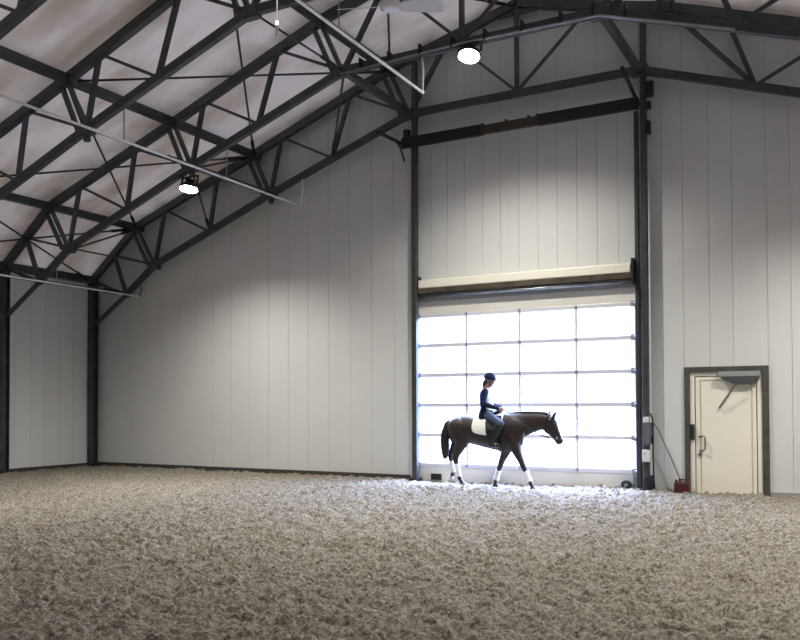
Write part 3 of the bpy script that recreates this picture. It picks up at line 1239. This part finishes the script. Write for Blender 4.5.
# mane
bb = B()
mp_ = [at(508, 413.6, HY), at(516, 412.9, HY), at(524, 412.6, HY), at(532, 412.6, HY), at(540, 412.8, HY), at(546, 413.6, HY), at(550, 415.2, HY)]
tube(bb, mp_, [.015, .028, .03, .03, .03, .03, .02], 8)
for i in range(40):
    u = i / 39 * (len(mp_) - 1.001)
    k = int(u)
    c = mp_[k].lerp(mp_[k + 1], u - k)
    ln = random.uniform(.10, .17)
    hw = .09 + .05 * (1 - i / 39)
    tube(bb, [c, c + Vector((.0, .55 * hw + .02, -.04)), c + Vector((random.uniform(-.03, .02), hw + .03, -ln))], [.016, .016, .005], 6)
obj('mane', bb, hairblack, horse, smooth=True)
for s in (-1, 1):
    bb = B()
    ball(bb, at(553.6, 424.2, HY + s * .082) + Vector((0, 0, 0)), .02)
    obj('eye', bb, rubber, horse, smooth=True)
    bb = B()
    ball(bb, at(560.6, 440.0, HY + s * .055), .014, .01, .018)
    obj('nostril', bb, rubber, horse, smooth=True)


# ------------------------------------------------------------------ tack
def trunk_at(px):
    xw = at(px, 430, HY).x
    for (c0_, r0, h0), (c1_, r1, h1) in zip(TS, TS[1:]):
        if c0_.x <= xw <= c1_.x:
            u = (xw - c0_.x) / (c1_.x - c0_.x)
            return c0_.lerp(c1_, u), r0 + (r1 - r0) * u, h0 + (h1 - h0) * u
    return TS[7]


def wrap_cloth(bm, stations, grow, n=28):
    """Cloth lying over the horse's back; stations: (px, half angle)."""
    rs = []
    for px, ang in stations:
        c, rz, hw = trunk_at(px)
        row_o, row_i = [], []
        for k in range(n + 1):
            a = -ang + 2 * ang * k / n
            dirv = Vector((0, math.sin(a) * (hw + grow), math.cos(a) * (rz + grow)))
            row_o.append(bm.verts.new(c + dirv))
            row_i.append(bm.verts.new(c + Vector((0, math.sin(a) * (hw + grow - .02), math.cos(a) * (rz + grow - .02)))))
        rs.append(row_o + row_i[::-1])
    skin_rings(bm, rs)


pad = B()
wrap_cloth(pad, [(477.3, 1.25), (478, 1.52), (480.5, 1.64), (485, 1.66), (490, 1.68), (495, 1.66), (500, 1.62), (504, 1.55), (505.3, 1.40), (505.8, 1.1)], .028)
tag(obj('saddle_pad', pad, pad_m, smooth=False, bevel=.006), 'white saddle pad on the back of the dark horse', 'saddle pad')

sd = empty('saddle', at(492, 416, HY))
bb = B()
secs = []
for px, py, hw, h in ((481.5, 414.4, .06, .03), (483, 413.6, .15, .045), (486, 414.6, .17, .05), (490, 415.2, .15, .05), (495, 414.2, .12, .055), (499, 411.9, .10, .06), (501.5, 411.6, .06, .045), (502.5, 412.5, .03, .02)):
    c = at(px, py, HY)
    secs.append((c, Vector((0, hw, 0)), Vector((0, 0, h))))
loft(bb, secs, 18)
obj('seat', bb, leather, sd, smooth=True)
for s in (-1, 1):
    bb = B()
    rs = []
    for py, xa, xb in ((415.5, 490, 504), (422, 490.5, 506), (429, 491.5, 506), (436, 493, 504.5), (440.5, 495, 502)):
        c, rz, hw = trunk_at((xa + xb) / 2)
        row = []
        for g in (.050, .034):
            for px in ((xa, xb) if g > .04 else (xb, xa)):
                c, rz, hw = trunk_at(px)
                z = at(px, py, HY).z
                u = max(-.98, min(.98, (z - c.z) / (rz + g)))
                row.append(bb.verts.new((at(px, py, HY).x, HY + s * (hw + g) * math.sqrt(1 - u * u) + s * .0, z)))
        rs.append(row)
    skin_rings(bb, rs)
    obj('flap', bb, leather, sd, smooth=False)
    fy = HY + s * .37
    bb = B()
    beam(bb, at(496, 425, HY + s * .335), at(496.3, 442.6, fy), .025, .012)
    obj('stirrup_leather', bb, leather, sd)
    bb = B()
    c = at(496.3, 445.3, fy)
    pts = [c + Vector((0, .055 * math.cos(a), .0 + .06 * math.sin(a) + .0)) for a in np.linspace(0, PI, 9)]
    pts = [c + Vector((0, .058, -.05))] + pts + [c + Vector((0, -.058, -.05))]
    tube(bb, pts, .007, 8)
    box(bb, c.x - .022, c.x + .022, c.y - .062, c.y + .062, c.z - .06, c.z - .045)
    obj('stirrup', bb, steel_light, sd)
bb = B()
rs = []
for px in (500.5, 504.5):
    c, rz, hw = trunk_at(px)
    ro = [bb.verts.new(c + Vector((0, math.sin(a) * (hw + .022), -math.cos(a) * (rz + .022)))) for a in np.linspace(-1.5, 1.5, 22)]
    ri = [bb.verts.new(c + Vector((0, math.sin(a) * (hw + .004), -math.cos(a) * (rz + .004)))) for a in np.linspace(1.5, -1.5, 22)]
    rs.append(ro + ri)
skin_rings(bb, rs)
obj('girth', bb, leather, sd)
tag(sd, 'black leather saddle under the rider, over the white pad', 'saddle')

br = empty('bridle', at(552, 424, HY))


def head_band(p_front, p_back, hw, wd):
    bb = B()
    a, c = at(*p_front, HY), at(*p_back, HY)
    m_, ax = (a + c) / 2, (a - c) / 2
    d = Vector((0, 1, 0)).cross(ax).normalized() * wd
    rs = []
    for k in range(24):
        t_ = 2 * PI * k / 24
        o_ = m_ + ax * math.cos(t_) + Vector((0, hw, 0)) * math.sin(t_)
        i_ = m_ + ax * .93 * math.cos(t_) + Vector((0, hw * .93, 0)) * math.sin(t_)
        rs.append([bb.verts.new(v) for v in (o_ - d, o_ + d, i_ + d, i_ - d)])
    rs.append(rs[0])
    skin_rings(bb, rs, cap=False)
    return bb


obj('noseband', head_band((560.6, 432.6), (551.8, 436.2), .078, .016), leather, br)
obj('browband', head_band((556.2, 420.6), (546.2, 423.5), .098, .012), leather, br)
obj('headpiece', head_band((549.8, 413.6), (543.6, 430.6), .094, .013), leather, br)
for s in (-1, 1):
    bb = B()
    tube(bb, [at(551.5, 417.5, HY + s * .096), at(553.2, 428, HY + s * .097), at(556.2, 437.6, HY + s * .068)], .010, 6)
    obj('cheek_strap', bb, leather, br)
    bb = B()
    lathe(bb, at(556.4, 438.2, HY + s * .066), [(.028, -.006), (.034, 0), (.028, .006)], 14, 'y')
    obj('bit_ring', bb, steel_light, br)
    bb = B()
    p, q = at(556.3, 438.3, HY + s * .072), at(503.0, 409.8, HY + s * .09)
    tube(bb, [p, p.lerp(q, .12) + Vector((0, s * .04, -.06)), p.lerp(q, .3) + Vector((0, s * .09, -.09)), p.lerp(q, .55) + Vector((0, s * .14, -.04)), p.lerp(q, .8) + Vector((0, s * .10, .02)), q], .008, 6)
    obj('rein', bb, leather, br, smooth=True)
tag(br, 'dark bridle and reins on the head of the horse', 'bridle')

# ------------------------------------------------------------------ rider
def R(px, py, dy):
    return at(px, py, HY + dy)


J = dict(pelvis=R(486.8, 414.5, 0), waist=R(486.3, 407.5, 0), chest=R(486.2, 397.5, 0), upper=R(486.2, 392.5, 0), neck=R(487, 389, 0), head=R(489.6, 381.5, 0))
ARM, LEG = {}, {}
for s, k in ((-1, 'near'), (1, 'far')):
    e = 0 if s < 0 else 1
    ARM[s] = [R(484.8 + e * .8, 391.8, s * .17), R(482.6 + e * 5, 403.6 - e, s * .235), R(497.5 + e * 2.5, 408.3 - e * .8, s * .105), R(501.2 + e * 1.3, 409.6 - e * .5, s * .085)]
    LEG[s] = [R(487.2, 415.6, s * .10), R(500.3, 424.0, s * .335), R(492.4, 440.5, s * .375), R(492.2, 444.2, s * .375), R(498.5, 445.6, s * .385)]


def torso(bm, g=0., lower=True):
    secs_ = []
    for k, hy, hx in (((486.6, 417.5), .165, .115), ((486.6, 413.5), .175, .12), ((486.4, 408), .14, .098), ((486.2, 402), .15, .105), ((486.3, 396.5), .175, .115), ((486.3, 392.6), .175, .10), ((486.7, 390.2), .12, .075), ((487.1, 388.4), .065, .06)):
        secs_.append((R(*k, 0), Vector((0, hy + g, 0)), Vector((hx + g, 0, 0))))
    loft(bm, secs_ if lower else secs_[1:-1], 22)


def arm_pts(s):
    return ARM[s][:3], [.058, .045, .030]


def leg_pts(s):
    return LEG[s][:4], [.095, .066, .045, .042]


body = B()
torso(body)
limb(body, [R(486.8, 391, 0), R(487.8, 386, 0)], [.06, .055])
for s in (-1, 1):
    p, r = arm_pts(s)
    limb(body, p, r)
    limb(body, [J['upper'] + Vector((0, 0, 0)), p[0]], [.08, .06])
    p, r = leg_pts(s)
    limb(body, p, r)
    limb(body, [LEG[s][3], LEG[s][4]], [.042, .032])
    # hand: palm, four fingers curled round the rein, thumb on top
    wr, hd = ARM[s][2], ARM[s][3]
    ax = (hd - wr).normalized()
    side = Vector((0, 1, 0))
    dn = ax.cross(side).normalized()
    if dn.z > 0:
        dn = -dn
    inn = Vector((0, -s, 0))
    loft(body, [(wr, side * .018, dn * .026), (wr + ax * .04, side * .017, dn * .036), (wr + ax * .085, side * .016, dn * .038)], 12)
    for i, ln in enumerate((.92, 1.0, .95, .76)):
        k0 = wr + ax * .082 + dn * (-.028 + .019 * i)
        k1 = k0 + ax * .030 * ln + inn * .008
        k2 = k1 + inn * .026 * ln - ax * .008
        k3 = k2 - ax * .022 * ln - inn * .002
        limb(body, [k0 - ax * .02, k0, k1, k2, k3], [.0095, .0095, .009, .0082, .0072], 8)
    t0 = wr + ax * .03 - dn * .026
    limb(body, [t0, t0 + ax * .035 - dn * .012 + inn * .012, t0 + ax * .065 - dn * .006 + inn * .016], [.012, .0105, .0085], 8)
# head
hc = R(489.6, 380.6, 0)
tilt = Matrix.Rotation(math.radians(14), 3, 'Y')


def H(x, y, z):
    return hc + tilt @ Vector((x, y, z))


ball(body, H(-.005, 0, .03), .098, .078, .105, rot=tilt)
ball(body, H(.022, 0, -.045), .068, .060, .078, rot=tilt)
limb(body, [H(.062, 0, -.095), H(.055, 0, -.085)], [.024, .03])
limb(body, [H(.088, 0, .012), H(.112, 0, -.028)], [.009, .016])
limb(body, [H(.082, -.022, -.062), H(.088, 0, -.060), H(.082, .022, -.062)], [.006, .010, .006])
limb(body, [H(.078, -.04, .026), H(.09, 0, .026), H(.078, .04, .026)], [.012, .011, .012])
for s in (-1, 1):
    ball(body, H(-.01, s * .078, -.01), .022, .010, .032, rot=tilt)
person = obj('person', remesh(body, .0075, 3), skin, smooth=True)
tag(person, 'person in dark helmet and navy jacket riding the dark horse', 'person')
for s in (-1, 1):
    bb = B()
    ball(bb, H(.082, s * .032, .004), .013)
    obj('eye', bb, rubber, person, smooth=True)
# jacket
bb = B()
torso(bb, .016, lower=False)
loft(bb, [(R(486.4, 409, 0), Vector((0, .165, 0)), Vector((.122, 0, 0))), (R(486.2, 414, 0), Vector((0, .205, 0)), Vector((.145, 0, 0))), (R(485.4, 419.0, 0), Vector((0, .22, 0)), Vector((.135, 0, 0)))], 22)
for s in (-1, 1):
    p, r = arm_pts(s)
    limb(bb, p, [r[0] + .016, r[1] + .014, r[2] + .012])
    limb(bb, [J['upper'], p[0]], [.09, .072])
obj('jacket', remesh(bb, .009, 4), navy, person, smooth=True)
# white panel over the jacket chest: backlight glare put in as colour
bb = B()
rs = []
for px, py, hy, hx in ((486.5, 411, .15, .112), (486.4, 407, .155, .124), (486.2, 402, .17, .130), (486.3, 396.5, .195, .142), (486.3, 393, .19, .128), (486.7, 390.4, .14, .100), (487.1, 388.6, .09, .082)):
    c = R(px, py, 0)
    o_ = [bb.verts.new(c + Vector((math.cos(a) * (hx + .012), math.sin(a) * (hy + .012), 0))) for a in np.linspace(-1.15, 1.15, 15)]
    i_ = [bb.verts.new(c + Vector((math.cos(a) * (hx - .03), math.sin(a) * (hy - .03), 0))) for a in np.linspace(1.15, -1.15, 15)]
    rs.append(o_ + i_)
skin_rings(bb, rs)
obj('glare_front', bb, glare_m, person, smooth=False)
# breeches
bb = B()
loft(bb, [(R(486.6, 411.5, 0), Vector((0, .165, 0)), Vector((.115, 0, 0))), (R(486.8, 415, 0), Vector((0, .19, 0)), Vector((.13, 0, 0))), (R(486.8, 418, 0), Vector((0, .17, 0)), Vector((.12, 0, 0)))], 20)
for s in (-1, 1):
    p, r = leg_pts(s)
    limb(bb, [p[0], p[1], p[1].lerp(p[2], .35)], [.108, .082, .072])
obj('breeches', remesh(bb, .009, 4), breech, person, smooth=True)
for s in (-1, 1):
    bb = B()
    p, r = leg_pts(s)
    limb(bb, [p[1].lerp(p[2], .10), p[1].lerp(p[2], .4), p[2], p[3]], [.084, .078, .056, .054])
    limb(bb, [p[3] + Vector((-.03, 0, -.015)), p[3] + Vector((.04, 0, -.012)), LEG[s][4]], [.05, .052, .040])
    obj('boot', remesh(bb, .008, 3), leather, person, smooth=True)
# helmet, hair
bb = B()
ball(bb, H(-.008, 0, .055), .128, .108, .112, u=20, v=14, rot=tilt)
hm_b = B()
me_t = bpy.data.meshes.new('t')
bmesh.ops.bisect_plane(bb, geom=bb.verts[:] + bb.edges[:] + bb.faces[:], plane_co=H(0, 0, .030), plane_no=tilt @ Vector((0, 0, 1)), clear_inner=True)
bmesh.ops.holes_fill(bb, edges=[e for e in bb.edges if e.is_boundary])
bm_peak = [H(.09, -.07, .035), H(.135, -.05, .028), H(.165, 0, .022), H(.135, .05, .028), H(.09, .07, .035)]
vt = [bb.verts.new(p_ + Vector((0, 0, .006))) for p_ in bm_peak]
vb = [bb.verts.new(p_ - Vector((0, 0, .006))) for p_ in bm_peak]
bb.faces.new(vt)
bb.faces.new(vb[::-1])
for i in range(5):
    j = (i + 1) % 5
    bb.faces.new((vt[i], vb[i], vb[j], vt[j]))
obj('helmet', bb, navy, person, smooth=False)
bb = B()
for s in (-1, 1):
    tube(bb, [H(.02, s * .092, .04), H(.035, s * .078, -.04), H(.058, s * .02, -.112), H(.058, 0, -.116)], .008, 6)
obj('chin_strap', bb, leather, person)
bb = B()
ball(bb, H(-.055, 0, -.015), .062, .076, .075, rot=tilt)
limb(bb, [H(-.085, 0, -.05), H(-.095, 0, -.10), R(485, 391.5, 0)], [.045, .042, .018])
for k in range(12):
    a = k / 12 * 2 * PI
    o_ = Vector((.03 * math.cos(a), .035 * math.sin(a), 0))
    tube(bb, [H(-.085, 0, -.03) + o_, H(-.098, 0, -.09) + o_, R(484.8, 392.5, 0) + o_ * .4], [.012, .012, .004], 6)
obj('hair', bb, hair_m, person, smooth=True)

# riding whip held in the far hand
bb = B()
tube(bb, [R(504.2, 411.2, .07), R(495.8, 397.2, .10)], [.008, .005], 6)
tag(obj('riding_whip', bb, rubber), 'thin riding whip held upright in the rider\'s hand', 'whip')

# ------------------------------------------------------------------ daylight
wd_ = bpy.data.worlds.new('world')
S.world = wd_
wd_.use_nodes = True
bg = wd_.node_tree.nodes['Background']
bg.inputs['Color'].default_value = (.56, .66, 1.0, 1)
# overcast sky: dim towards the horizon, much brighter overhead
wn = wd_.node_tree
wtc = wn.nodes.new('ShaderNodeTexCoord')
wsx = wn.nodes.new('ShaderNodeSeparateXYZ')
wmr = wn.nodes.new('ShaderNodeMapRange')
wmr.interpolation_type = 'SMOOTHSTEP'
wmr.inputs['From Min'].default_value = .10
wmr.inputs['From Max'].default_value = .33
wmr.inputs['To Min'].default_value = 3.5
wmr.inputs['To Max'].default_value = 66
wn.links.new(wtc.outputs['Generated'], wsx.inputs[0])
wn.links.new(wsx.outputs['Z'], wmr.inputs['Value'])
wn.links.new(wmr.outputs[0], bg.inputs['Strength'])
# portal: guides daylight sampling through the gate opening
pl = bpy.data.lights.new('gate_daylight_portal', 'AREA')
pl.shape = 'RECTANGLE'
pl.size, pl.size_y = px1 - px0, pz1 - pz0
pl.cycles.is_portal = True
po = bpy.data.objects.new('gate_daylight_portal', pl)
po.location = ((px0 + px1) / 2, YG + .12, (pz0 + pz1) / 2)
po.rotation_euler = (-PI / 2, 0, 0)
COL.objects.link(po)

S.view_settings.view_transform = 'Standard'
S.view_settings.look = 'None'
S.view_settings.gamma = 1
S.view_settings.use_curve_mapping = False
S.view_settings.exposure = 0.0
S.cycles.max_bounces = 10
S.cycles.transparent_max_bounces = 12
S.cycles.sample_clamp_indirect = 6
